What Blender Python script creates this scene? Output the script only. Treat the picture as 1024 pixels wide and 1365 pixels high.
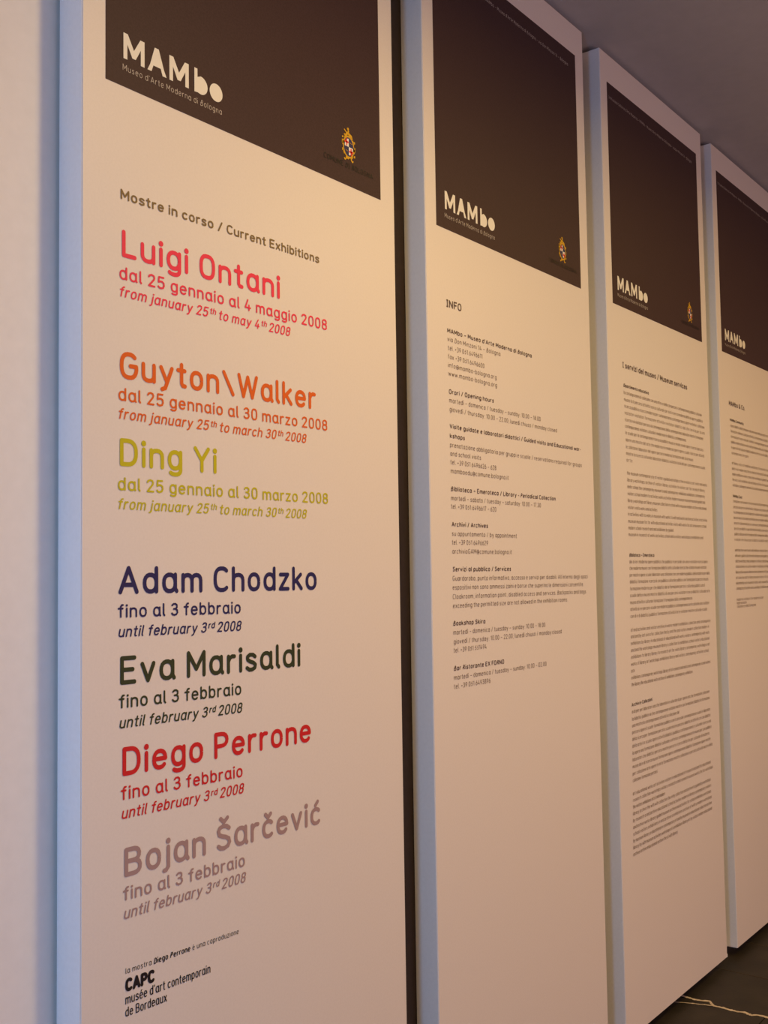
import bpy, bmesh, math, random
from mathutils import Vector, Matrix

scene = bpy.context.scene
for o in list(bpy.data.objects):
    bpy.data.objects.remove(o, do_unlink=True)

# ---------------------------------------------------------------- camera
FACE = 1.45            # distance camera -> plane of the panel faces (m)
LIFT = 0.03            # panels hang 3 cm above the floor
YAW, PITCH, ROLL, FPX = 0.9132, 0.0581, -0.0149, 1398.5
cd = bpy.data.cameras.new('camera')
cam = bpy.data.objects.new('camera', cd)
scene.collection.objects.link(cam)
cy_, sy_, cp_, sp_ = math.cos(YAW), math.sin(YAW), math.cos(PITCH), math.sin(PITCH)
F_ = Vector((sy_ * cp_, cy_ * cp_, sp_))
R_ = Vector((cy_, -sy_, 0))
U_ = R_.cross(F_)
c_, s_ = math.cos(ROLL), math.sin(ROLL)
R2, U2 = c_ * R_ + s_ * U_, -s_ * R_ + c_ * U_
M = Matrix((R2, U2, -F_)).transposed().to_4x4()
M.translation = Vector((-1.0613, 0.0, 1.4461 + LIFT))
cam.matrix_world = M
cd.sensor_fit = 'VERTICAL'
cd.sensor_height = 24.0
cd.lens = 24.0 * FPX / 1365.0
cd.clip_start = 0.02
scene.camera = cam

# ---------------------------------------------------------------- light and exposure
w = bpy.data.worlds.new('world'); scene.world = w; w.use_nodes = True
w.node_tree.nodes['Background'].inputs[0].default_value = (0.62, 0.66, 0.8, 1)
w.node_tree.nodes['Background'].inputs[1].default_value = 0.3
scene.view_settings.view_transform = 'Standard'
scene.view_settings.look = 'None'
scene.view_settings.gamma = 1
scene.view_settings.use_curve_mapping = False
scene.view_settings.exposure = 0.0

def area(name, loc, target, sx, sy, power, col):
    d = bpy.data.lights.new(name, 'AREA')
    d.shape = 'RECTANGLE'; d.size = sx; d.size_y = sy; d.energy = power; d.color = col
    o = bpy.data.objects.new(name, d); scene.collection.objects.link(o)
    o.location = loc
    o.rotation_euler = (Vector(target) - Vector(loc)).to_track_quat('-Z', 'Y').to_euler()
    return o
# ceiling spots above the visitors' side, daylight from the window side on the left, added fill behind in place of ambient light
area('ceiling_lamp_light', (0.65, 0.15, 3.0), (0.65, 0.15, 0), 0.2, 0.4, 31, (1.0, 0.68, 0.25))
area('ceiling_lamp_light', (2.2, 0.10, 3.0), (2.2, 0.10, 0), 0.25, 0.6, 13, (1.0, 0.78, 0.26))
area('ceiling_lamp_light', (3.5, -0.25, 3.08), (3.5, -0.25, 0), 0.25, 0.7, 22, (1.0, 0.60, 0.06))
area('window_daylight', (-2.1, 0.3, 1.30), (0.0, 1.4, 1.30), 0.4, 0.4, 29, (0.20, 0.50, 1.0))
area('front_fill', (2.1, -2.3, 1.05), (2.1, 1.4, 0.8), 4.2, 1.8, 45, (1.0, 0.59, 0.66))

# ---------------------------------------------------------------- materials
def srgb(r, g, b):
    f = lambda v: (v / 12.92 if v <= .04045 else ((v + .055) / 1.055) ** 2.4)
    return (f(r / 255), f(g / 255), f(b / 255), 1)
def mat(name, col, rough=0.6, spec=0.3):
    m = bpy.data.materials.new(name); m.use_nodes = True
    b = m.node_tree.nodes['Principled BSDF']
    b.inputs['Base Color'].default_value = col
    b.inputs['Roughness'].default_value = rough
    b.inputs['Specular IOR Level'].default_value = spec
    return m
def grain(m, scale, amount, bump=0.0, bscale=None):
    """fine procedural variation of the base colour and relief"""
    nt = m.node_tree; b = nt.nodes['Principled BSDF']
    tc = nt.nodes.new('ShaderNodeTexCoord')
    n = nt.nodes.new('ShaderNodeTexNoise'); n.inputs['Scale'].default_value = scale
    n.inputs['Detail'].default_value = 5
    nt.links.new(tc.outputs['Object'], n.inputs['Vector'])
    base = b.inputs['Base Color'].default_value[:]
    cr = nt.nodes.new('ShaderNodeValToRGB')
    cr.color_ramp.elements[0].position = .3; cr.color_ramp.elements[1].position = .7
    cr.color_ramp.elements[0].color = [c * (1 - amount) for c in base[:3]] + [1]
    cr.color_ramp.elements[1].color = [min(1, c * (1 + amount)) for c in base[:3]] + [1]
    nt.links.new(n.outputs['Fac'], cr.inputs['Fac'])
    nt.links.new(cr.outputs['Color'], b.inputs['Base Color'])
    if bump:
        n2 = nt.nodes.new('ShaderNodeTexNoise'); n2.inputs['Scale'].default_value = bscale or scale
        n2.inputs['Detail'].default_value = 4
        nt.links.new(tc.outputs['Object'], n2.inputs['Vector'])
        bp = nt.nodes.new('ShaderNodeBump'); bp.inputs['Strength'].default_value = bump
        bp.inputs['Distance'].default_value = 0.001
        nt.links.new(n2.outputs['Fac'], bp.inputs['Height'])
        nt.links.new(bp.outputs['Normal'], b.inputs['Normal'])
    return m

MT = {}
MT['board'] = grain(mat('board_print', (0.74, 0.69, 0.65, 1), 0.45, 0.3), 220, 0.02, 0.08, 500)
MT['field'] = grain(mat('header_print', (0.055, 0.030, 0.031, 1), 0.55, 0.15), 260, 0.12)
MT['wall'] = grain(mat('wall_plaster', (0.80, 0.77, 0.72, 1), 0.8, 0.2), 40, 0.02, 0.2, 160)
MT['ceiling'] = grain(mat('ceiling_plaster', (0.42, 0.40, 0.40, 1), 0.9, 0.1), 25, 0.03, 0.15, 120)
MT['backing'] = grain(mat('dark_backing', (0.030, 0.018, 0.011, 1), 0.6, 0.3), 60, 0.15)
MT['stone'] = grain(mat('dark_stone', (0.024, 0.019, 0.012, 1), 0.5, 0.25), 9, 0.35, 0.3, 60)
MT['grout'] = grain(mat('pale_grout', (0.55, 0.46, 0.37, 1), 0.8, 0.2), 70, 0.25)
MT['faint'] = grain(mat('faint_grout', (0.10, 0.075, 0.055, 1), 0.8, 0.2), 70, 0.25)
MT['chip'] = mat('chipped_edge', (0.85, 0.85, 0.83, 1), 0.6)
MT['bare'] = grain(mat('white_side_brightened', (0.93, 0.93, 0.93, 1), 0.4, 0.3), 120, 0.02)  # white board sides, colour raised to stand in for light they miss
INK = {'white': (0.80, 0.78, 0.70, 1), 'brown': (0.19, 0.125, 0.05, 1), 'pink': (0.78, 0.03, 0.085, 1),
       'orange': (0.68, 0.115, 0.008, 1), 'lime': (0.50, 0.46, 0.004, 1), 'navy': (0.012, 0.010, 0.09, 1),
       'green': (0.022, 0.035, 0.006, 1), 'red': (0.58, 0.008, 0.008, 1), 'mauve': (0.36, 0.24, 0.235, 1),
       'black': (0.008, 0.006, 0.007, 1), 'ink': (0.10, 0.062, 0.055, 1), 'soft': (0.17, 0.115, 0.10, 1), 'body': (0.26, 0.185, 0.15, 1),
       'gold': (0.60, 0.34, 0.01, 1), 'blue': (0.02, 0.02, 0.10, 1), 'crossred': (0.75, 0.02, 0.01, 1), 'faintwhite': (0.50, 0.44, 0.40, 1)}
for k, c in INK.items():
    MT[k] = mat('ink_' + k, c, 0.5, 0.3)

# ---------------------------------------------------------------- object helpers
COL = scene.collection
def empty(name, loc):
    o = bpy.data.objects.new(name, None); COL.objects.link(o); o.location = loc
    o.empty_display_size = 0.1
    return o
def mesh_obj(name, bm, mats, parent=None, smooth=False):
    me = bpy.data.meshes.new(name); bm.to_mesh(me); bm.free()
    for m_ in (mats if isinstance(mats, (list, tuple)) else [mats]):
        me.materials.append(m_)
    if smooth:
        for p in me.polygons: p.use_smooth = True
    o = bpy.data.objects.new(name, me); COL.objects.link(o)
    if parent: o.parent = parent
    return o
def box(bm, x0, x1, y0, y1, z0, z1, bevel=0.0, seg=2):
    r = bmesh.ops.create_cube(bm, size=1)
    for v in r['verts']:
        v.co = Vector((x0 + (v.co.x + .5) * (x1 - x0), y0 + (v.co.y + .5) * (y1 - y0), z0 + (v.co.z + .5) * (z1 - z0)))
    if bevel:
        es = list({e for v in r['verts'] for e in v.link_edges})
        bmesh.ops.bevel(bm, geom=es, offset=bevel, segments=seg, affect='EDGES')
def poly(bm, pts, y, mi=0):
    """flat polygon, points (x,z), facing -y"""
    vs = [bm.verts.new((p[0], y, p[1])) for p in pts]
    f = bm.faces.new(vs); f.material_index = mi
    return f

# ---------------------------------------------------------------- the room
def structure(name, bm, m, parent=None):
    o = mesh_obj(name, bm, m, parent)
    if parent is None: o['kind'] = 'structure'
    return o
X0, X1, Y0 = -2.15, 6.24, -2.45
WALL = FACE + 0.065 + 0.006
CEIL = 3.1348 + LIFT + 0.012
bm = bmesh.new(); box(bm, X0 - .1, X1 + .1, WALL, WALL + .15, -.05, CEIL + .05); structure('wall_back', bm, MT['wall'])
bm = bmesh.new(); box(bm, X0 - .1, X1 + .1, Y0 - .15, Y0, -.05, CEIL + .05); structure('wall_front', bm, MT['wall'])
bm = bmesh.new(); box(bm, X1, X1 + .15, Y0, WALL, -.05, CEIL + .05); structure('wall_right', bm, MT['wall'])
bm = bmesh.new(); box(bm, X0 - .15, X0, Y0, WALL, -.05, CEIL + .05); structure('wall_left', bm, MT['wall'])
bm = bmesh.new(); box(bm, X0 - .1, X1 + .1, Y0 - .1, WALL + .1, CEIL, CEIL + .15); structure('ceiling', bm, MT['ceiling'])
# floor: a recessed bed with dark stone tiles laid on it, joints run square to the wall
bm = bmesh.new(); box(bm, X0 - .1, X1 + .1, Y0 - .1, WALL + .1, -.12, -.006)
floor = structure('floor', bm, MT['faint'])
random.seed(7)
TW, TD, GAP = 0.33, 0.66, 0.0022
protos = []
for k in range(4):
    b2 = bmesh.new(); box(b2, GAP / 2, TW - GAP / 2, GAP / 2, TD - GAP / 2, -.008, 0, 0.0012, 1)
    me = bpy.data.meshes.new('tile'); b2.to_mesh(me); b2.free(); me.materials.append(MT['stone']); protos.append(me)
i0 = math.floor((X0 - 2.49) / TW)
for i in range(i0, 12):
    xx = 2.49 + i * TW
    if xx > X1 - .02: break
    yy = WALL - TD - (0.33 if i % 2 else 0.0)
    j = 0
    ys = []
    y = WALL - (0.33 if i % 2 else 0.66)
    while y > Y0 - TD:
        ys.append(y); y -= TD
    for y in ys:
        if y + TD > WALL + .4 or y + TD < Y0 + .05: continue
        o = bpy.data.objects.new('tile', protos[random.randrange(4)]); COL.objects.link(o)
        o.location = (xx, y, random.uniform(-.0006, 0)); o.parent = floor
# the one joint whose pale grout has broken out in a ragged line, and faint hairline joints
def ragged(name, pts, wid, m, z=0.0006):
    b2 = bmesh.new(); prev = None
    for (x, y), w_ in zip(pts, wid):
        a = b2.verts.new((x - w_ / 2, y, z)); c = b2.verts.new((x + w_ / 2, y, z))
        if prev: b2.faces.new((prev[0], prev[1], c, a))
        prev = (a, c)
    return mesh_obj(name, b2, m, floor)
pts, wid = [], []
key = [(1.50, 2.500), (1.46, 2.499), (1.435, 2.494), (1.41, 2.500), (1.385, 2.512), (1.372, 2.494), (1.361, 2.482), (1.33, 2.484), (1.30, 2.480), (1.275, 2.482), (1.262, 2.490), (1.245, 2.484), (1.232, 2.480), (1.215, 2.494), (1.19, 2.494), (1.14, 2.489), (1.0, 2.493)]
for a, b_ in zip(key, key[1:]):
    n = 5
    for q in range(n):
        t = q / n
        pts.append((a[1] + (b_[1] - a[1]) * t + random.uniform(-.0012, .0012), a[0] + (b_[0] - a[0]) * t))
        wid.append(random.uniform(.009, .017))
yy = 1.0
while yy > Y0:
    pts.append((2.49 + random.uniform(-.004, .004), yy)); wid.append(random.uniform(.004, .009)); yy -= .03
g = ragged('grout_line', pts, wid, MT['grout'])
pts2 = [(2.437 + (2.484 - 2.437) * t + random.uniform(-.0015, .0015), 1.478 - (1.478 - 1.355) * t) for t in [q / 14 for q in range(15)]]
ragged('grout_line', pts2, [random.uniform(.004, .009) for _ in pts2], MT['grout'], 0.0009)
for xx in (2.82, 3.15, 3.48):
    p3 = [(xx + random.uniform(-.0012, .0012), WALL - .01 - q * .04) for q in range(60)]
    ragged('grout_line', p3, [random.uniform(.002, .004) for _ in p3], MT['faint'], 0.0004)

# ---------------------------------------------------------------- single-line alphabet (rounded, even strokes)
def el(cx, cz, rx, rz, a0=0, a1=360, n=18, e=2.25):
    out = []
    for i in range(n + 1):
        t = math.radians(a0 + (a1 - a0) * i / n); c, s = math.cos(t), math.sin(t)
        out.append((cx + rx * math.copysign(abs(c) ** (2 / e), c), cz + rz * math.copysign(abs(s) ** (2 / e), s)))
    return out
XH = 0.72
def bowl(w=.42): return el(w / 2, XH / 2, w / 2, XH / 2)
def arch(x0, w=.40): return [(x0, 0)] , [(x0, .44)] + el(x0 + w / 2, .45, w / 2, .25, 180, 0, 8) + [(x0 + w, 0)]
def stem(x, a, b): return [(x, a), (x, b)]
DOT = lambda x, z=.96: ('dot', x, z)
G = {
 'a': (.44, [bowl(), [(.42, XH), (.42, .10), (.47, 0)]]), 'b': (.42, [stem(0, 0, 1), bowl()]),
 'c': (.38, [el(.21, .35, .21, .35, 48, 312, 14)]), 'd': (.42, [stem(.42, 0, 1), bowl()]),
 'e': (.42, [[(.01, .37), (.42, .37)] + el(.21, .35, .21, .35, 4, 318, 16)]),
 'f': (.26, [[(.27, 1), (.18, .98), (.12, .86), (.12, 0)], [(-.03, .70), (.25, .70)]]),
 'g': (.42, [bowl(), [(.42, XH), (.42, -.06)] + el(.21, -.07, .21, .20, 0, -140, 8)]),
 'h': (.40, [stem(0, 0, 1), arch(0)[1]]), 'i': (.0, [stem(0, 0, .70), DOT(0)]),
 'j': (.06, [[(.06, .70), (.06, -.12), (-.02, -.25), (-.09, -.26)], DOT(.06)]),
 'k': (.37, [stem(0, 0, 1), [(.34, .70), (.02, .30)], [(.12, .42), (.37, 0)]]),
 'l': (.05, [[(0, 1), (0, .12), (.07, 0)]]),
 'm': (.68, [stem(0, 0, .70), arch(0, .34)[1], arch(.34, .34)[1]]), 'n': (.40, [stem(0, 0, .70), arch(0)[1]]),
 'o': (.42, [bowl()]), 'p': (.42, [stem(0, -.27, .70), bowl()]), 'q': (.42, [stem(.42, -.27, .70), bowl()]),
 'r': (.24, [stem(0, 0, .70), [(0, .45), (.06, .63), (.15, .70), (.25, .69)]]),
 's': (.36, [[(.35, .60), (.26, .69), (.12, .70), (.02, .61), (.03, .47), (.14, .38), (.27, .32), (.36, .22), (.34, .08), (.22, 0), (.10, 0), (0, .09)]]),
 't': (.24, [[(.11, .96), (.11, .12), (.16, .02), (.25, .01)], [(-.03, .70), (.24, .70)]]),
 'u': (.40, [[(0, .70), (0, .25)] + el(.20, .25, .20, .25, 180, 360, 8), stem(.40, 0, .70)]),
 'v': (.40, [[(0, .70), (.20, 0), (.40, .70)]]), 'w': (.62, [[(0, .70), (.16, 0), (.31, .62), (.46, 0), (.62, .70)]]),
 'x': (.38, [[(0, .70), (.38, 0)], [(.38, .70), (0, 0)]]), 'y': (.42, [[(0, .70), (.22, .08)], [(.42, .70), (.16, -.20), (.04, -.27)]]),
 'z': (.36, [[(.01, .70), (.36, .70), (0, 0), (.37, 0)]]),
 'A': (.56, [[(0, 0), (.28, 1), (.56, 0)], [(.09, .30), (.47, .30)]]),
 'B': (.48, [[(0, 0), (0, 1), (.25, 1)] + el(.25, .765, .20, .235, 80, -90, 7) + [(0, .53)], [(.25, .53)] + el(.26, .265, .22, .265, 80, -90, 7) + [(0, 0)]]),
 'C': (.48, [el(.27, .5, .27, .5, 48, 312, 16, 2.5)]), 'D': (.50, [[(0, 0), (0, 1), (.20, 1)] + el(.20, .5, .30, .5, 88, -90, 14, 2.4) + [(0, 0)]]),
 'E': (.42, [[(.42, 1), (0, 1), (0, 0), (.42, 0)], [(0, .52), (.36, .52)]]), 'F': (.40, [[(.40, 1), (0, 1), (0, 0)], [(0, .52), (.34, .52)]]),
 'G': (.52, [el(.27, .5, .27, .5, 46, 350, 18, 2.5)[:] + [(.53, .50), (.32, .50)]]),
 'H': (.50, [stem(0, 0, 1), stem(.5, 0, 1), [(0, .52), (.5, .52)]]), 'I': (.16, [stem(.08, 0, 1), [(0, 1), (.16, 1)], [(0, 0), (.16, 0)]]),
 'J': (.34, [[(.34, 1), (.34, .25)] + el(.16, .24, .18, .24, 0, -140, 8)]), 'K': (.48, [stem(0, 0, 1), [(.46, 1), (.02, .42)], [(.17, .60), (.48, 0)]]),
 'L': (.38, [[(0, 1), (0, 0), (.38, 0)]]), 'M': (.60, [[(0, 0), (0, 1), (.30, .28), (.60, 1), (.60, 0)]]),
 'N': (.52, [[(0, 0), (0, 1), (.52, 0), (.52, 1)]]), 'O': (.50, [el(.25, .5, .25, .5, 0, 360, 22, 2.7)]),
 'P': (.46, [[(0, 0), (0, 1), (.22, 1)] + el(.22, .73, .24, .27, 88, -90, 8) + [(0, .46)]]),
 'Q': (.50, [el(.25, .5, .25, .5, 0, 360, 22, 2.7), [(.32, .2), (.52, -.04)]]),
 'R': (.46, [[(0, 0), (0, 1), (.22, 1)] + el(.22, .74, .24, .26, 88, -90, 8) + [(0, .48)], [(.24, .48), (.48, 0)]]),
 'S': (.46, [[(.45, .86), (.34, .97), (.20, 1), (.06, .93), (.01, .80), (.04, .63), (.16, .55), (.30, .49), (.43, .39), (.46, .23), (.40, .08), (.25, 0), (.11, .02), (0, .13)]]),
 'T': (.46, [stem(.23, 0, 1), [(0, 1), (.46, 1)]]), 'U': (.50, [[(0, 1), (0, .27)] + el(.25, .27, .25, .27, 180, 360, 8) + [(.5, 1)]]),
 'V': (.54, [[(0, 1), (.27, 0), (.54, 1)]]), 'W': (.80, [[(0, 1), (.20, 0), (.40, .95), (.60, 0), (.80, 1)]]),
 'X': (.52, [[(0, 1), (.52, 0)], [(.52, 1), (0, 0)]]), 'Y': (.52, [[(0, 1), (.26, .46), (.52, 1)], stem(.26, 0, .46)]),
 'Z': (.46, [[(0, 1), (.46, 1), (0, 0), (.46, 0)]]),
 '0': (.42, [el(.21, .5, .21, .5, 0, 360, 20, 2.6)]), '1': (.22, [[(0, .80), (.20, 1), (.20, 0)]]),
 '2': (.42, [[(0, .80), (.05, .93), (.20, 1), (.35, .94), (.40, .78), (.36, .60), (0, 0), (.42, 0)]]),
 '3': (.42, [[(.02, .86), (.12, .98), (.27, .99), (.38, .88), (.38, .67), (.28, .55), (.14, .54)], [(.28, .54), (.40, .42), (.42, .22), (.33, .05), (.18, 0), (.05, .06), (0, .16)]]),
 '4': (.44, [[(.22, 1), (0, .24), (.44, .24)], stem(.32, 0, .50)]),
 '5': (.42, [[(.39, 1), (.05, 1), (.02, .54), (.14, .62), (.28, .62), (.40, .50), (.42, .28), (.35, .07), (.20, 0), (.07, .04), (0, .14)]]),
 '6': (.42, [el(.21, .31, .21, .31), [(.30, 1), (.10, .62), (.01, .38)]]), '7': (.40, [[(0, 1), (.40, 1), (.13, 0)]]),
 '8': (.42, [el(.21, .76, .19, .24, 0, 360, 14), el(.21, .27, .21, .27, 0, 360, 14)]), '9': (.42, [el(.21, .69, .21, .31), [(.12, 0), (.32, .38), (.41, .62)]]),
 '/': (.34, [[(0, -.06), (.34, 1.02)]]), '\\': (.40, [[(0, 1), (.40, 0)]]), '–': (.42, [[(0, .42), (.42, .42)]]), '-': (.22, [[(0, .42), (.22, .42)]]),
 '.': (0, [DOT(0, .0)]), ',': (.04, [[(.05, .02), (0, -.15)]]), ':': (0, [DOT(0, 0), DOT(0, .52)]), ';': (.04, [[(.05, .02), (0, -.15)], DOT(.04, .52)]),
 "'": (0, [[(0, 1), (0, .82)]]), '+': (.36, [[(0, .42), (.36, .42)], stem(.18, .24, .60)]), '&': (.54, [[(.54, .0), (.08, .72), (.08, .90), (.2, 1), (.32, .90), (.30, .72), (.04, .36), (.02, .12), (.18, 0), (.36, .06), (.52, .42)]]),
 '@': (.66, [el(.33, .38, .33, .48, -50, 300, 20, 2.1), el(.33, .38, .14, .18, 0, 360, 10), [(.47, .56), (.47, .24), (.60, .22)]]),
}
def accent(base, strokes): return (G[base][0], list(G[base][1]) + strokes)
G['è'] = accent('e', [[(.12, 1.02), (.24, .86)]]); G['é'] = accent('e', [[(.30, 1.02), (.18, .86)]])
G['č'] = accent('c', [[(.08, 1.04), (.20, .88), (.32, 1.04)]]); G['ć'] = accent('c', [[(.30, 1.06), (.19, .88)]])
G['Š'] = accent('S', [[(.10, 1.34), (.24, 1.17), (.38, 1.34)]])
G['à'] = accent('a', [[(.12, 1.02), (.24, .86)]])
G['ì'] = (0, [stem(0, 0, .70), [(-.08, 1.02), (.04, .86)]])
HALF = {'b': .080, 'm': .074, 'i': .070, 'h': .085, 't': .048, 'f': .050, 'l': .045, 'x': .125, 's': .055, 'w': .05}

LAY = [0]
def layer(y):
    """neighbouring strokes that cross never lie in exactly one plane"""
    LAY[0] = (LAY[0] + 1) % 16
    return y - LAY[0] * 1.2e-5

def stroke(bm, pts, hw, y, fine, mi=0):
    """one even-width pen stroke in the xz plane, round ends"""
    P = [Vector(p) for p in pts]
    Q = [P[0]]
    for p in P[1:]:
        if (p - Q[-1]).length > 1e-6: Q.append(p)
    P = Q
    n = len(P)
    if n < 2: return
    closed = (P[0] - P[-1]).length < hw * .5 and n > 6
    def nrm(a, b):
        d = (b - a).normalized(); return Vector((-d.y, d.x))
    y0 = y; y = layer(y)
    def V(p): return bm.verts.new((p.x, y, p.y))
    runs, cur = [], [P[0]]
    for i in range(1, n):
        cur.append(P[i])
        if i < n - 1:
            d1 = (P[i] - P[i - 1]).normalized(); d2 = (P[i + 1] - P[i]).normalized()
            if d1.dot(d2) < .62: runs.append(cur); cur = [P[i]]
    runs.append(cur)
    for r in runs:
        y = layer(y0); m_ = len(r); vs = []
        for i in range(m_):
            if i == 0: N = nrm(r[0], r[1]); k = 1
            elif i == m_ - 1: N = nrm(r[-2], r[-1]); k = 1
            else:
                a, b_ = nrm(r[i - 1], r[i]), nrm(r[i], r[i + 1]); N = (a + b_).normalized(); k = 1 / max(.6, N.dot(a))
            vs.append((V(r[i] + N * hw * k), V(r[i] - N * hw * k)))
        for a, b_ in zip(vs, vs[1:]):
            bm.faces.new((a[0], a[1], b_[1], b_[0])).material_index = mi
        if fine:
            for p in (r[0], r[-1]):
                if closed and len(runs) == 1: continue
                disc(bm, p, hw, y0, 12 if fine > 1 else 8, mi)
        else:
            # blunt ends reach half a stroke further
            pass
def disc(bm, p, r, y, n=10, mi=0, rx=None):
    y = layer(y)
    vs = [bm.verts.new((p[0] + (rx or r) * math.cos(2 * math.pi * i / n), y, p[1] + r * math.sin(2 * math.pi * i / n))) for i in range(n)]
    bm.faces.new(vs).material_index = mi

def set_line(bm, text, style, cap, x0, x1, z0, z1, y, mi=0, only=None):
    hw = HALF[style] * (1.18 if style == 'm' and cap < .0199 else 1); fine = 2 if cap > .03 else (1 if cap > .014 else 0)
    shear = .20 if style == 'i' else 0.0
    gap = .27 if style != 'x' else .30
    items = []; pen = 0.0; sup = False; bold = False; word = 0
    for ch in text:
        if ch == '^': sup = not sup; continue
        if ch == '*': bold = not bold; continue
        k = .62 if sup else 1.0
        if ch == ' ': pen += .30; word += 1; continue
        wd, st = G[ch]
        items.append((pen, wd, st, k, sup, bold, word)); pen += (wd + gap) * k
    total = pen - gap * (.62 if sup else 1)
    hw_m = hw * cap
    sx = (x1 - x0 - 2 * hw_m) / (total * cap)
    slope = (z1 - z0) / (x1 - x0) * .6
    zc = (z0 + z1) / 2 - slope * (x1 - x0) / 2
    def tr(px, k, sup_, p):
        zz = p[1] * k + (.42 if sup_ else 0)
        zz = hw + zz * (1 - 2 * hw)
        X = hw_m + (px + p[0] * k + (shear * (zz - .1))) * cap * sx
        return (x0 + X, zc + zz * cap + slope * X)
    for px, wd, st, k, s_, bo, wi in items:
        if only is not None and wi != only: continue
        h = hw_m * (.72 if s_ else 1) * (1.7 if bo else 1)
        for q in st:
            if q[0] == 'dot':
                disc(bm, tr(px, k, s_, (q[1], q[2])), h * (1.35 if fine else 1.2), y, 12 if fine > 1 else 6, mi)
            else:
                pp = q
                if not fine and len(q) > 9:
                    pp = q[::2] + ([q[-1]] if (len(q) % 2 == 0) else [])
                stroke(bm, [tr(px, k, s_, p) for p in pp], h, y, fine, mi)

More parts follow.
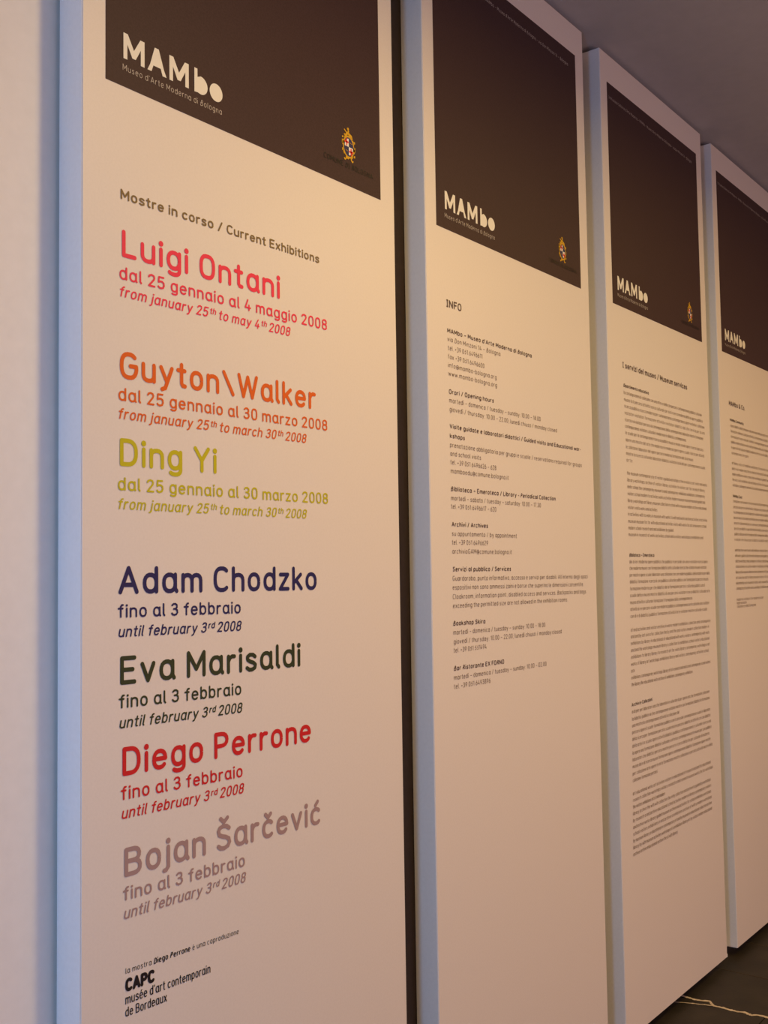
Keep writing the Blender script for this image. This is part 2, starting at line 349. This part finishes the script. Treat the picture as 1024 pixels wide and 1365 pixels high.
LINES = [
(0,'brown','Mostre in corso / Current Exhibitions','m',0.0185,0.0797,0.6024,2.1008,2.1084),
(0,'pink','Luigi Ontani','b',0.0485,0.0824,0.4794,1.9992,2.0067),
(0,'pink','dal 25 gennaio al 4 maggio 2008','m',0.0235,0.0771,0.6253,1.9585,1.9681),
(0,'pink','from january 25^th^ to may 4^th^ 2008','i',0.0195,0.0763,0.5077,1.9288,1.9346),
(0,'orange','Guyton\\Walker','b',0.0485,0.0777,0.5860,1.7859,1.7918),
(0,'orange','dal 25 gennaio al 30 marzo 2008','m',0.0235,0.0750,0.6226,1.7481,1.7497),
(0,'orange','from january 25^th^ to march 30^th^ 2008','i',0.0195,0.0737,0.5536,1.7167,1.7173),
(0,'lime','Ding Yi','b',0.0485,0.0777,0.3021,1.6355,1.6369),
(0,'lime','dal 25 gennaio al 30 marzo 2008','m',0.0235,0.0737,0.6218,1.5937,1.5934),
(0,'lime','from january 25^th^ to march 30^th^ 2008','i',0.0195,0.0729,0.5520,1.5618,1.5599),
(0,'navy','Adam Chodzko','b',0.0485,0.0749,0.5827,1.4177,1.4118),
(0,'navy','fino al 3 febbraio','m',0.0235,0.0743,0.3626,1.3779,1.3718),
(0,'navy','until february 3^rd^ 2008','i',0.0195,0.0743,0.3623,1.3452,1.3387),
(0,'green','Eva Marisaldi','b',0.0485,0.0783,0.5298,1.2648,1.2577),
(0,'green','fino al 3 febbraio','m',0.0235,0.0763,0.3627,1.2256,1.2173),
(0,'green','until february 3^rd^ 2008','i',0.0195,0.0763,0.3634,1.1922,1.1832),
(0,'red','Diego Perrone','b',0.0485,0.0830,0.5597,1.1122,1.1020),
(0,'red','fino al 3 febbraio','m',0.0235,0.0803,0.3648,1.0725,1.0620),
(0,'red','until february 3^rd^ 2008','i',0.0195,0.0809,0.3660,1.0408,1.0316),
(0,'mauve','Bojan Šarčević','b',0.0485,0.0869,0.5867,0.9447,0.9305),
(0,'mauve','fino al 3 febbraio','m',0.0235,0.0849,0.3690,0.9054,0.8946),
(0,'mauve','until february 3^rd^ 2008','i',0.0195,0.0855,0.3695,0.8746,0.8652),
(0,'black','la mostra *Diego Perrone* è una coproduzione','l',0.0100,0.0895,0.3518,0.7847,0.7747),
(0,'black','CAPC','x',0.0220,0.0887,0.1513,0.7538,0.7502),
(0,'black',"musée d'art contemporain",'s',0.0155,0.0890,0.2800,0.7349,0.7258),
(0,'black','de Bordeaux','s',0.0155,0.0889,0.1782,0.7139,0.7086),
(1,'ink','INFO','m',0.0195,0.0855,0.1532,2.1067,2.1075),
(1,'ink',"MAMbo – Museo d'Arte Moderna di Bologna",'h',0.0125,0.0874,0.5077,2.0414,2.0436),
(1,'ink','via Don Minzoni 14 – Bologna','t',0.0125,0.0874,0.3384,2.0205,2.0219),
(1,'ink','tel. +39 051 6496611','t',0.0125,0.0893,0.2479,1.9978,2.0014),
(1,'ink','fax +39 051 6496600','t',0.0125,0.0886,0.2568,1.9767,1.9767),
(1,'ink','info@mambo-bologna.org','t',0.0125,0.0885,0.3167,1.9552,1.9552),
(1,'ink','www.mambo-bologna.org','t',0.0125,0.0885,0.3177,1.9341,1.9341),
(1,'ink','Orari / Opening hours','h',0.0125,0.0896,0.3006,1.8874,1.8917),
(1,'ink','martedì – domenica / tuesday – sunday: 10.00 – 18.00','t',0.0125,0.0903,0.5493,1.8664,1.8687),
(1,'ink','giovedì / thursday: 10.00 – 22.00; lunedì chiuso / monday closed','t',0.0125,0.0912,0.6442,1.8443,1.8456),
(1,'ink','Visite guidate e laboratori didattici / Guided visits and Educational wor-','h',0.0125,0.0901,0.7906,1.8017,1.8026),
(1,'ink','kshops','h',0.0125,0.0900,0.1575,1.7779,1.7779),
(1,'ink','prenotazione obbligatoria per gruppi e scuole / reservations required for groups','t',0.0125,0.0899,0.7953,1.7552,1.7549),
(1,'ink','and school visits','t',0.0125,0.0902,0.2317,1.7337,1.7337),
(1,'ink','tel. +39 051 6496626 – 628','t',0.0125,0.0902,0.3054,1.7123,1.7123),
(1,'ink','mamboedu@comune.bologna.it','t',0.0125,0.0911,0.3672,1.6905,1.6905),
(1,'ink','Biblioteca – Emeroteca / Library - Periodical Collection','h',0.0125,0.0896,0.6265,1.6457,1.6461),
(1,'ink','martedì – sabato / tuesday – saturday: 10.00 – 17.30','t',0.0125,0.0905,0.5393,1.6229,1.6235),
(1,'ink','tel. +39 051 6496617 – 620','t',0.0125,0.0898,0.3007,1.6024,1.6024),
(1,'ink','Archivi / Archives','h',0.0125,0.0907,0.2587,1.5579,1.5584),
(1,'ink','su appuntamento / by appointment','t',0.0125,0.0909,0.4037,1.5353,1.5347),
(1,'ink','tel. +39 051 6496629','t',0.0125,0.0908,0.2569,1.5135,1.5135),
(1,'ink','archivioGAM@comune.bologna.it','t',0.0125,0.0911,0.3755,1.4913,1.4913),
(1,'ink','Servizi al pubblico / Services','h',0.0125,0.0913,0.3697,1.4473,1.4461),
(1,'ink',"Guardaroba, punto informativo, accesso e servizi per disabili. All'interno degli spazi",'t',0.0125,0.0905,0.8145,1.4256,1.4195),
(1,'ink','espositivi non sono ammessi zaini e borse che superino le dimensioni consentite.','t',0.0125,0.0898,0.7869,1.4037,1.3969),
(1,'ink','Cloakroom, information point, disabled access and services. Backpacks and bags','t',0.0125,0.0897,0.8012,1.3807,1.3749),
(1,'ink','exceeding the permitted size are not allowed in the exhibition rooms.','t',0.0125,0.0899,0.6845,1.3579,1.3551),
(1,'ink','Bookshop Skira','h',0.0125,0.0891,0.2362,1.3146,1.3125),
(1,'ink','martedì – domenica / tuesday – sunday: 10.00 – 18.00','t',0.0125,0.0891,0.5488,1.2930,1.2881),
(1,'ink','giovedì / thursday: 10.00 – 22.00; lunedì chiuso / monday closed','t',0.0125,0.0903,0.6429,1.2706,1.2650),
(1,'ink','tel. +39 051 551494','t',0.0125,0.0895,0.2395,1.2484,1.2484),
(1,'ink','Bar Ristorante EX FORNO','h',0.0125,0.0887,0.3239,1.2046,1.2033),
(1,'ink','martedì – domenica / tuesday – sunday: 10.00 – 02.00','t',0.0125,0.0886,0.5500,1.1824,1.1804),
(1,'ink','tel. +39 051 6493896','t',0.0125,0.0879,0.2548,1.1603,1.1603),
(2,'ink','I servizi del museo / Museum services','m',0.0195,0.1085,0.6554,2.1042,2.1002),
(2,'ink','Dipartimento educativo','h',0.0125,0.1100,0.3103,2.0403,2.0389),
(2,'ink','la contemporanea di collezione con una arte e e della con percorsi contemporanea pubblico culturale','f',0.0125,0.1108,0.7925,2.0169,2.0169),
(2,'ink','museo la il percorsi attività ricerca culturale per ai di ricerca moderna della ai opere pubblico','f',0.0125,0.1115,0.7983,1.9941,1.9941),
(2,'ink','ricerca pubblico ricerca moderna per contemporanea contemporanea opere visitatori collezione','f',0.0125,0.1122,0.8158,1.9725,1.9725),
(2,'ink','visitatori visitatori formazione attività e visitatori didattici del che con il la per la una','f',0.0125,0.1129,0.8158,1.9505,1.9505),
(2,'ink','ricerca e ai visitatori percorsi ai contemporanea della contemporanea laboratori mostre formazione','f',0.0125,0.1137,0.7993,1.9282,1.9282),
(2,'ink','contemporanea visitatori culturale il moderna le le didattici contemporanea','f',0.0125,0.1143,0.6293,1.9068,1.9068),
(2,'ink','le scuole per la contemporanea ricerca ai pubblico museo e museo scuole opere ricerca il percorsi','f',0.0125,0.1149,0.7955,1.8853,1.8853),
(2,'ink','opere una mostre del arte che moderna e le moderna opere opere scuole ricerca per attività','f',0.0125,0.1156,0.8032,1.8627,1.8627),
(2,'ink','le collezione laboratori del opere percorsi moderna formazione del di ai museo','f',0.0125,0.1162,0.6923,1.8395,1.8395),
(2,'ink','mostre la ricerca culturale laboratori didattici visitatori la di del per contemporanea scuole','f',0.0125,0.1168,0.8089,1.8177,1.8177),
(2,'ink','arte','f',0.0125,0.1174,0.1621,1.7960,1.7960),
(2,'ink','the museum contemporary by of visitors guided workshops a the a visitors a art visits and works','f',0.0125,0.1185,0.8227,1.7534,1.7534),
(2,'ink','library workshops archive of visitors library activities to visitors art for research library','f',0.0125,0.1184,0.7984,1.7312,1.7312),
(2,'ink','and a school the contemporary museum to and contemporary exhibitions exhibitions contemporary','f',0.0125,0.1183,0.7965,1.7092,1.7092),
(2,'ink','visitors school modern to activities works activities modern museum museum museum guided and','f',0.0125,0.1182,0.7974,1.6869,1.6869),
(2,'ink','library workshops art library museum collection in school with a museum modern archive educational','f',0.0125,0.1181,0.8099,1.6640,1.6640),
(2,'ink','visitors visits works and activities','f',0.0125,0.1180,0.3517,1.6418,1.6418),
(2,'ink','in activities with to works in museum with works to with and works archive activities in activities','f',0.0125,0.1179,0.8138,1.6201,1.6201),
(2,'ink','museum museum for for with educational activities visits with works for art a museum a school','f',0.0125,0.1178,0.8040,1.5970,1.5970),
(2,'ink','modern school research and and exhibitions by guided','f',0.0125,0.1178,0.4862,1.5753,1.5753),
(2,'ink','museum in research of works activities school and a visitors workshops in exhibitions and','f',0.0125,0.1177,0.7665,1.5537,1.5537),
(2,'ink','Biblioteca – Emeroteca','h',0.0125,0.1183,0.3157,1.4864,1.4870),
(2,'ink','del ai le il moderna opere pubblico che pubblico ricerca del con una e visitatori ricerca opere','f',0.0125,0.1175,0.8039,1.4651,1.4651),
(2,'ink','che moderna museo con formazione didattici arte culturale ricerca che visitatori museo visitatori','f',0.0125,0.1171,0.7904,1.4440,1.4440),
(2,'ink','per mostre opere scuole laboratori una collezione con con moderna pubblico della moderna per della','f',0.0125,0.1166,0.8207,1.4220,1.4220),
(2,'ink','didattici formazione ricerca di con pubblico culturale pubblico con formazione la percorsi museo','f',0.0125,0.1162,0.8044,1.4005,1.4005),
(2,'ink','formazione moderna per che didattici del ai formazione percorsi culturale pubblico una il','f',0.0125,0.1157,0.7677,1.3778,1.3778),
(2,'ink','scuole della e museo mostre didattici di una percorsi visitatori ricerca didattici culturale arte','f',0.0125,0.1153,0.8166,1.3561,1.3561),
(2,'ink','museo attività e culturale formazione il formazione della contemporanea ai','f',0.0125,0.1148,0.6409,1.3335,1.3335),
(2,'ink','attività ai e e percorsi scuole con moderna pubblico contemporanea con la culturale una visitatori','f',0.0125,0.1144,0.8054,1.3118,1.3118),
(2,'ink','con di e di didattici pubblico formazione attività il le le visitatori mostre culturale scuole','f',0.0125,0.1139,0.7820,1.2892,1.2892),
(2,'ink','of and activities and visitors archive in works modern exhibitions collection and contemporary','f',0.0125,0.1130,0.8138,1.2452,1.2452),
(2,'ink','and and by art a in a for collection the by and the and visitors modern collection modern in','f',0.0125,0.1123,0.7958,1.2241,1.2241),
(2,'ink','exhibitions by library in educational of educational with works visitors contemporary with visits','f',0.0125,0.1115,0.7983,1.2024,1.2024),
(2,'ink','and and the workshops museum library a collection to exhibitions school visitors educational','f',0.0125,0.1108,0.7964,1.1806,1.1806),
(2,'ink','exhibitions to library library to research art for visits library contemporary workshops a art','f',0.0125,0.1100,0.7989,1.1589,1.1589),
(2,'ink','works of library art workshops exhibitions library and visitors contemporary activities school','f',0.0125,0.1092,0.7835,1.1364,1.1364),
(2,'ink','arte','f',0.0125,0.1085,0.1334,1.1150,1.1150),
(2,'ink','exhibitions contemporary workshops library of of research and and a and contemporary a and visitors','f',0.0125,0.1078,0.8002,1.0933,1.0933),
(2,'ink','the library the educational visits archive of exhibitions contemporary exhibitions','f',0.0125,0.1070,0.6230,1.0712,1.0712),
(2,'ink','Archivi e Collezioni','h',0.0125,0.1043,0.2643,1.0065,1.0100),
(2,'ink','ai di per per laboratori una che laboratori e culturale di per opere una che formazione collezione','f',0.0125,0.1044,0.7789,0.9856,0.9856),
(2,'ink','la didattici pubblico ai che contemporanea visitatori mostre con formazione didattici la formazione','f',0.0125,0.1037,0.7795,0.9624,0.9624),
(2,'ink','una mostre la contemporanea attività la collezione del','f',0.0125,0.1029,0.4894,0.9418,0.9418),
(2,'ink','percorsi opere il scuole formazione pubblico con il con ai del contemporanea scuole le laboratori','f',0.0125,0.1021,0.7819,0.9204,0.9204),
(2,'ink','della ricerca per formazione percorsi scuole mostre percorsi didattici ai attività con con didattici','f',0.0125,0.1013,0.7826,0.8989,0.8989),
(2,'ink','della arte il e scuole opere attività didattici pubblico contemporanea e culturale ricerca una','f',0.0125,0.1004,0.7843,0.8773,0.8773),
(2,'ink','la opere una formazione didattici culturale e arte la e contemporanea arte museo per con pubblico','f',0.0125,0.0996,0.7876,0.8557,0.8557),
(2,'ink','laboratori che didattici percorsi mostre percorsi ricerca della il la per culturale di moderna','f',0.0125,0.0988,0.7636,0.8345,0.8345),
(2,'ink','museo del e di ricerca museo formazione opere contemporanea didattici formazione opere mostre','f',0.0125,0.0980,0.7749,0.8130,0.8130),
(2,'ink','per collezione arte opere le arte formazione mostre collezione e percorsi attività mostre della','f',0.0125,0.0971,0.7925,0.7909,0.7909),
(2,'ink','collezione formazione percorsi','f',0.0125,0.0963,0.2895,0.7699,0.7699),
(2,'ink','art educational works art activities visitors in educational of research and and for educational','f',0.0125,0.0945,0.7691,0.7290,0.7290),
(2,'ink','research collection workshops visitors research a and research museum works the for workshops','f',0.0125,0.0935,0.7895,0.7086,0.7086),
(2,'ink','the visitors exhibitions art of and modern','f',0.0125,0.0925,0.3453,0.6874,0.6874),
(2,'ink','library archive the with with collection the in by collection and archive to guided by workshops','f',0.0125,0.0914,0.7635,0.6667,0.6667),
(2,'ink','by research a and archive educational school activities modern in library contemporary visitors','f',0.0125,0.0904,0.7660,0.6454,0.6454),
(2,'ink','and archive works library guided museum archive and activities for school exhibitions workshops','f',0.0125,0.0894,0.7641,0.6243,0.6243),
(2,'ink','school visitors exhibitions in and archive a exhibitions archive of with a modern workshops','f',0.0125,0.0883,0.7684,0.6035,0.6035),
(2,'ink','by museum library a educational in contemporary of and by museum in educational collection archive','f',0.0125,0.0873,0.7665,0.5825,0.5825),
(2,'ink','library by with museum activities workshops of a exhibitions library art by visitors modern educational','f',0.0125,0.0863,0.7673,0.5617,0.5617),
(2,'ink','archive archive educational archive the of with library','f',0.0125,0.0853,0.4433,0.5410,0.5410),
(3,'ink','MAMbo & Co.','m',0.0195,0.1065,0.2926,2.0966,2.0945),
(3,'ink','MAMbo Community','h',0.0125,0.1123,0.2725,2.0325,2.0318),
(3,'ink','ricerca didattici della formazione collezione museo della una mostre arte moderna attività la','f',0.0125,0.1161,0.9477,2.0096,2.0096),
(3,'ink','formazione collezione collezione attività ai contemporanea visitatori con opere didattici','f',0.0125,0.1162,0.9109,1.9879,1.9879),
(3,'ink','con museo per le una e culturale il visitatori il contemporanea percorsi mostre contemporanea','f',0.0125,0.1163,0.9654,1.9665,1.9665),
(3,'ink','pubblico moderna mostre mostre le del per moderna della una formazione le ricerca del culturale','f',0.0125,0.1164,0.9283,1.9444,1.9444),
(3,'ink','le opere ai le del culturale didattici moderna ricerca ricerca il e della con ricerca didattici','f',0.0125,0.1165,0.9484,1.9224,1.9224),
(3,'ink','contemporanea che opere','f',0.0125,0.1166,0.3184,1.9001,1.9001),
(3,'ink','art library visits a of exhibitions and library of by activities for workshops activities','f',0.0125,0.1168,0.9292,1.8594,1.8594),
(3,'ink','and in visits modern and a the to school activities and of with educational archive modern','f',0.0125,0.1169,0.9037,1.8372,1.8372),
(3,'ink','modern exhibitions a visitors school school workshops art guided of workshops and by guided','f',0.0125,0.1170,0.9465,1.8149,1.8149),
(3,'ink','the visits visits exhibitions and workshops activities for museum school a and a guided','f',0.0125,0.1171,0.9095,1.7927,1.7927),
(3,'ink','visits library contemporary and and visits activities museum museum and workshops museum workshops','f',0.0125,0.1172,0.9296,1.7707,1.7707),
(3,'ink','MAMbo Card','h',0.0125,0.1176,0.2215,1.7266,1.7255),
(3,'ink','formazione ricerca mostre che che ai una di visitatori moderna pubblico arte con una didattici','f',0.0125,0.1175,0.9329,1.7062,1.7062),
(3,'ink','percorsi una percorsi del attività le collezione con ai museo culturale museo per arte attività','f',0.0125,0.1176,0.9074,1.6837,1.6837),
(3,'ink','la contemporanea la attività laboratori visitatori moderna didattici che attività con attività','f',0.0125,0.1177,0.9504,1.6624,1.6624),
(3,'ink','percorsi mostre di la moderna attività per percorsi moderna della della di moderna contemporanea','f',0.0125,0.1178,0.9134,1.6406,1.6406),
(3,'ink','ai mostre collezione del percorsi una museo contemporanea pubblico collezione pubblico con','f',0.0125,0.1179,0.9335,1.6190,1.6190),
(3,'ink','per arte con didattici scuole attività attività della scuole mostre arte scuole della collezione','f',0.0125,0.1180,0.8967,1.5972,1.5972),
(3,'ink','pubblico collezione mostre le moderna di del contemporanea didattici percorsi museo formazione','f',0.0125,0.1181,0.9395,1.5754,1.5754),
(3,'ink','e una per che il museo per ai didattici la didattici del didattici della collezione','f',0.0125,0.1182,0.8243,1.5533,1.5533),
(3,'ink','workshops the research works with exhibitions school art library museum art and library visitors','f',0.0125,0.1184,0.9315,1.5112,1.5112),
(3,'ink','with works guided a collection and contemporary and guided contemporary workshops archive','f',0.0125,0.1185,0.9059,1.4888,1.4888),
(3,'ink','collection workshops school contemporary for library a collection museum collection art contemporary','f',0.0125,0.1186,0.9488,1.4671,1.4671),
(3,'ink','school activities in in archive modern of and library activities and art collection by art','f',0.0125,0.1187,0.9118,1.4453,1.4453),
(3,'ink','library archive museum collection archive contemporary of by museum exhibitions archive library','f',0.0125,0.1188,0.9318,1.4230,1.4230),
(3,'ink','art collection and for library museum visitors in for activities and in visits visitors','f',0.0125,0.1189,0.8949,1.4010,1.4010),
(3,'ink','educational by visits museum art visitors works museum the contemporary educational library','f',0.0125,0.1190,0.9378,1.3795,1.3795),
(3,'ink','contemporary of activities works workshops of exhibitions works exhibitions museum visitors','f',0.0125,0.1191,0.9123,1.3584,1.3584),
(3,'ink','moderna visitatori che moderna ai per','f',0.0125,0.1193,0.4450,1.3145,1.3145),
(3,'ink','moderna mostre','f',0.0125,0.1194,0.2335,1.3005,1.3005),
(3,'ink','collezione e e della formazione','f',0.0125,0.1194,0.3467,1.2869,1.2869),
]


# ---------------------------------------------------------------- the panels
PW, PH, PD = 0.8733, 3.1348, 0.065
H0, H1, HB, HT = 0.0479, PW - 0.053, 2.3055, 3.0385      # printed dark field
def logo(parent):
    y = -0.0014
    bm = bmesh.new()
    x0, zb, S, W = 0.0852, 2.3560, 0.0465, 0.2367
    def P(u, v): return (x0 + u * W, zb + v * S)
    def emm(u0, u1):
        t, um = .036, (u0 + u1) / 2 - .001
        # one closed outline, stems and a heavy v that stops short of the baseline
        o1 = [(u0, 0), (u0, 1), (u0 + .040, 1), (um, .46), (u1 - .040, 1), (u1, 1), (u1, 0), (u1 - t, 0), (u1 - t, .60), (um + .016, .14), (um - .016, .14), (u0 + t, .60), (u0 + t, 0)]
        q = lambda *i: poly(bm, [P(*o1[k]) for k in i], y)
        q(0, 1, 11, 12); q(1, 2, 11); q(2, 3, 10, 11); q(3, 9, 10); q(3, 4, 8, 9); q(4, 5, 8); q(5, 6, 7, 8)
    emm(0, .198)
    a0, a1 = .225, .413; am = (a0 + a1) / 2 - .003
    poly(bm, [P(a0, 0), P(a0 + .040, 0), P(a0 + .058, .26), P(a0 + .026, .26)], y)
    poly(bm, [P(a0 + .026, .26), P(a1 - .026, .26), P(am + .020, 1), P(am - .020, 1)], y)
    poly(bm, [P(a1 - .040, 0), P(a1, 0), P(a1 - .026, .26), P(a1 - .058, .26)], y)
    emm(.441, .639)
    poly(bm, [P(.698, 0), P(.731, .02), P(.731, .66), P(.731, 1), P(.698, 1)], y)
    poly(bm, [P(*p) for p in [(.731, .02), (.733, .02)] + [(.765 + .074 * math.sin(math.pi * i / 16), .365 - .375 * math.cos(math.pi * i / 16)) for i in range(17)] + [(.731, .66)]], y)
    poly(bm, [P(.932 + .071 * math.cos(2 * math.pi * i / 28), .365 + .375 * math.sin(2 * math.pi * i / 28)) for i in range(28)], y)
    o = mesh_obj('logo_lettering', bm, MT['white'], parent); o['label'] = 'cream cut-out museum logo lettering'
    bm = bmesh.new(); set_line(bm, "Museo d'Arte Moderna di Bologna", 'l', .0118, .0836, .3206, 2.3340, 2.3340, y)
    o = mesh_obj('logo_subtitle', bm, MT['faintwhite'], parent); o['label'] = 'thin pale line under the logo'
    bm = bmesh.new(); set_line(bm, "Istituzione Galleria d'Arte Moderna – MAMbo – Museo d'Arte Moderna di Bologna – via Don Minzoni 14 – Bologna", 'l', .0105, .0575, .7700, 2.9860, 2.9860, y)
    o = mesh_obj('header_text', bm, MT['faintwhite'], parent); o['label'] = 'thin pale line of tiny lettering along the top'

def crest(parent):
    y = -0.0014
    bm = bmesh.new()            # 0 gold, 1 blue, 2 white, 3 red
    cx, cz, rx, rz = .7055, 2.3935, .0165, .0215
    # gold strapwork frame: two offset rings with scrolls and notches
    N = 48
    def ring(k0, k1, wob):
        for i in range(N):
            a, b_ = 2 * math.pi * i / N, 2 * math.pi * (i + 1) / N
            w0 = k1 + wob * (1 if (i // 3) % 2 else -.3); 
            poly(bm, [(cx + rx * k0 * math.cos(a), cz + rz * k0 * math.sin(a)), (cx + rx * w0 * math.cos(a), cz + rz * w0 * math.sin(a)),
                      (cx + rx * w0 * math.cos(b_), cz + rz * w0 * math.sin(b_)), (cx + rx * k0 * math.cos(b_), cz + rz * k0 * math.sin(b_))], y, 0)
    ring(.98, 1.22, .10)
    for (sx_, z, w_, h_) in [(-1, .008, .006, .010), (1, -.001, .006, .011), (-1, -.010, .005, .007), (1, .015, .005, .006), (1, -.017, .005, .006), (-1, .018, .005, .005)]:
        xx = cx + sx_ * rx * 1.22
        poly(bm, [(xx - w_ / 2, cz + z - h_ / 2), (xx + w_ / 2, cz + z - h_ / 2 + .001), (xx + w_ / 2, cz + z + h_ / 2), (xx - w_ / 2, cz + z + h_ / 2 - .001)], y, 0)
    # feet scrolls
    for s in (-1, 1):
        stroke(bm, [(cx + s * .008, cz - rz * .95), (cx + s * .009, cz - .028), (cx + s * .013, cz - .031), (cx + s * .015, cz - .029)], .0017, y, 1, 0)
    # lion and crown on top
    stroke(bm, [(cx - .010, cz + .024), (cx - .004, cz + .031), (cx + .003, cz + .029), (cx + .010, cz + .026)], .0030, y, 1, 0)
    stroke(bm, [(cx - .002, cz + .030), (cx, cz + .036), (cx - .003, cz + .041)], .0022, y, 1, 0)
    stroke(bm, [(cx - .006, cz + .031), (cx - .014, cz + .036)], .0016, y, 1, 0)
    stroke(bm, [(cx + .008, cz + .028), (cx + .012, cz + .022)], .0022, y, 1, 0)
    disc(bm, (cx - .001, cz + .041), .0028, y, 10, 0)
    disc(bm, (cx - .014, cz + .025), .0022, y, 8, 0)
    yy = y - .0003
    e = [(cx + rx * math.cos(2 * math.pi * i / 32), cz + rz * math.sin(2 * math.pi * i / 32)) for i in range(32)]
    poly(bm, e, yy, 1)
    def quarter(sx_, sz_):
        pts = [(cx, cz)]
        for i in range(9):
            t = math.pi / 2 * i / 8
            pts.append((cx + sx_ * rx * .86 * math.cos(t), cz + sz_ * rz * .86 * math.sin(t)))
        poly(bm, pts, yy - .0003, 2)
        qx, qz = cx + sx_ * rx * .46, cz + sz_ * rz * .46
        y3 = yy - .0006
        poly(bm, [(qx - .0017, qz - rz * .40), (qx + .0017, qz - rz * .40), (qx + .0017, qz + rz * .36), (qx - .0017, qz + rz * .36)], y3, 3)
        poly(bm, [(qx - rx * .42, qz - .0021), (qx + rx * .40, qz - .0021), (qx + rx * .40, qz + .0021), (qx - rx * .42, qz + .0021)], y3, 3)
    quarter(-1, 1); quarter(1, -1)
    for (u, v) in [(.45, .45), (-.45, -.45)]:
        stroke(bm, [(cx + rx * (u - .25), cz + rz * (v + .05)), (cx + rx * (u + .25), cz + rz * (v - .05))], .0005, yy - .0006, 0, 0)
    o = mesh_obj('crest', bm, [MT['gold'], MT['blue'], MT['white'], MT['crossred']], parent)
    o['label'] = 'gold-framed oval coat of arms with red crosses'
    bm = bmesh.new(); set_line(bm, 'COMUNE DI BOLOGNA', 's', .0125, .6210, .7915, 2.3445, 2.3445, y)
    o = mesh_obj('crest_caption', bm, MT['black'], parent); o['label'] = 'black capitals under the crest'

LABELS = ['widest and nearest white panel, with artists\' names in bright colours under a brown header',
          'second white panel from the left, headed INFO, with opening hours and telephone numbers',
          'third white panel from the left, headed museum services, filled with long grey paragraphs',
          'farthest white panel at the right edge, headed MAMbo & Co., cut off by the picture frame']
OFF = [0.0, 0.9978, 1.9926, 2.9786]
STY = {'b': 'heading_word', 'm': 'text_heading', 'i': 'italic_text_line', 'h': 'bold_text_line', 't': 'text_line', 'f': 'text_line', 'l': 'text_line', 'x': 'bold_text_line', 's': 'text_line'}
WORD = {'brown': 'brown', 'pink': 'magenta-red', 'orange': 'orange', 'lime': 'yellow-green', 'navy': 'navy blue', 'green': 'dark green', 'red': 'red', 'mauve': 'pale mauve', 'black': 'black'}
for k in range(4):
    root = empty('information_panel', (OFF[k], FACE, LIFT))
    root['label'] = LABELS[k]; root['category'] = 'sign'; root['group'] = 'tall information panels hung in a row on the wall'
    bm = bmesh.new(); box(bm, 0, PW, 0, PD, 0, PH, 0.0016, 2)
    bm.normal_update()
    for f in bm.faces:
        f.material_index = 0 if f.normal.y < -.9 else 1
    mesh_obj('board', bm, [MT['board'], MT['bare']], root)
    bm = bmesh.new(); box(bm, H0, H1, -0.0007, 0.0006, HB, HT)
    fo = mesh_obj('header_field', bm, MT['field'], root); fo['label'] = 'dark brown printed field'
    logo(fo); crest(fo)
    for (pi, key, text, style, cap, x0, x1, z0, z1) in LINES:
        if pi != k: continue
        if k == 3 and x1 > .60: x1 = .775 + ((z0 * 977) % 1) * .05; text = text + ' e della città'
        if style == 'f': x1 = min(x1, .825)
        ink = key
        if key == 'ink': ink = {'t': 'soft', 'f': 'body'}.get(style, 'ink')
        nm = STY[style]
        if k == 0 and style == 'm' and key != 'brown': nm = 'date_line'
        for wi in (range(text.count(' ') + 1) if style == 'b' else [None]):
            bm = bmesh.new(); set_line(bm, text, style, cap, x0, x1, z0, z1, -0.0007, 0, wi)
            o = mesh_obj(nm, bm, MT[ink], root)
            if k == 0: o['label'] = WORD[key] + ' lettering'
    if k == 2:
        bm = bmesh.new(); box(bm, PW - .004, PW + .0012, -.0012, .004, .0005, .013, .001, 1)
        o = mesh_obj('chipped_corner', bm, MT['chip'], root); o['label'] = 'tiny bare white chip at the bottom corner'

# dark backing boards on the wall, seen as dark slots between the panels
for k in range(3):
    a, b_ = OFF[k] + PW - .06, OFF[k + 1] + .05
    bm = bmesh.new(); box(bm, a, b_, FACE + PD + .0005, WALL - .0005, LIFT + .02, LIFT + PH - .02)
    o = mesh_obj('backing_strip', bm, MT['backing'])
    o['label'] = ['dark brown strip in the slot between the first and second white panels',
                  'dark brown strip behind the gap between the second and third white panels',
                  'dark brown strip behind the gap between the third and farthest white panels'][k]
    o['category'] = 'backing strip'; o['group'] = 'dark strips behind the gaps between the panels'
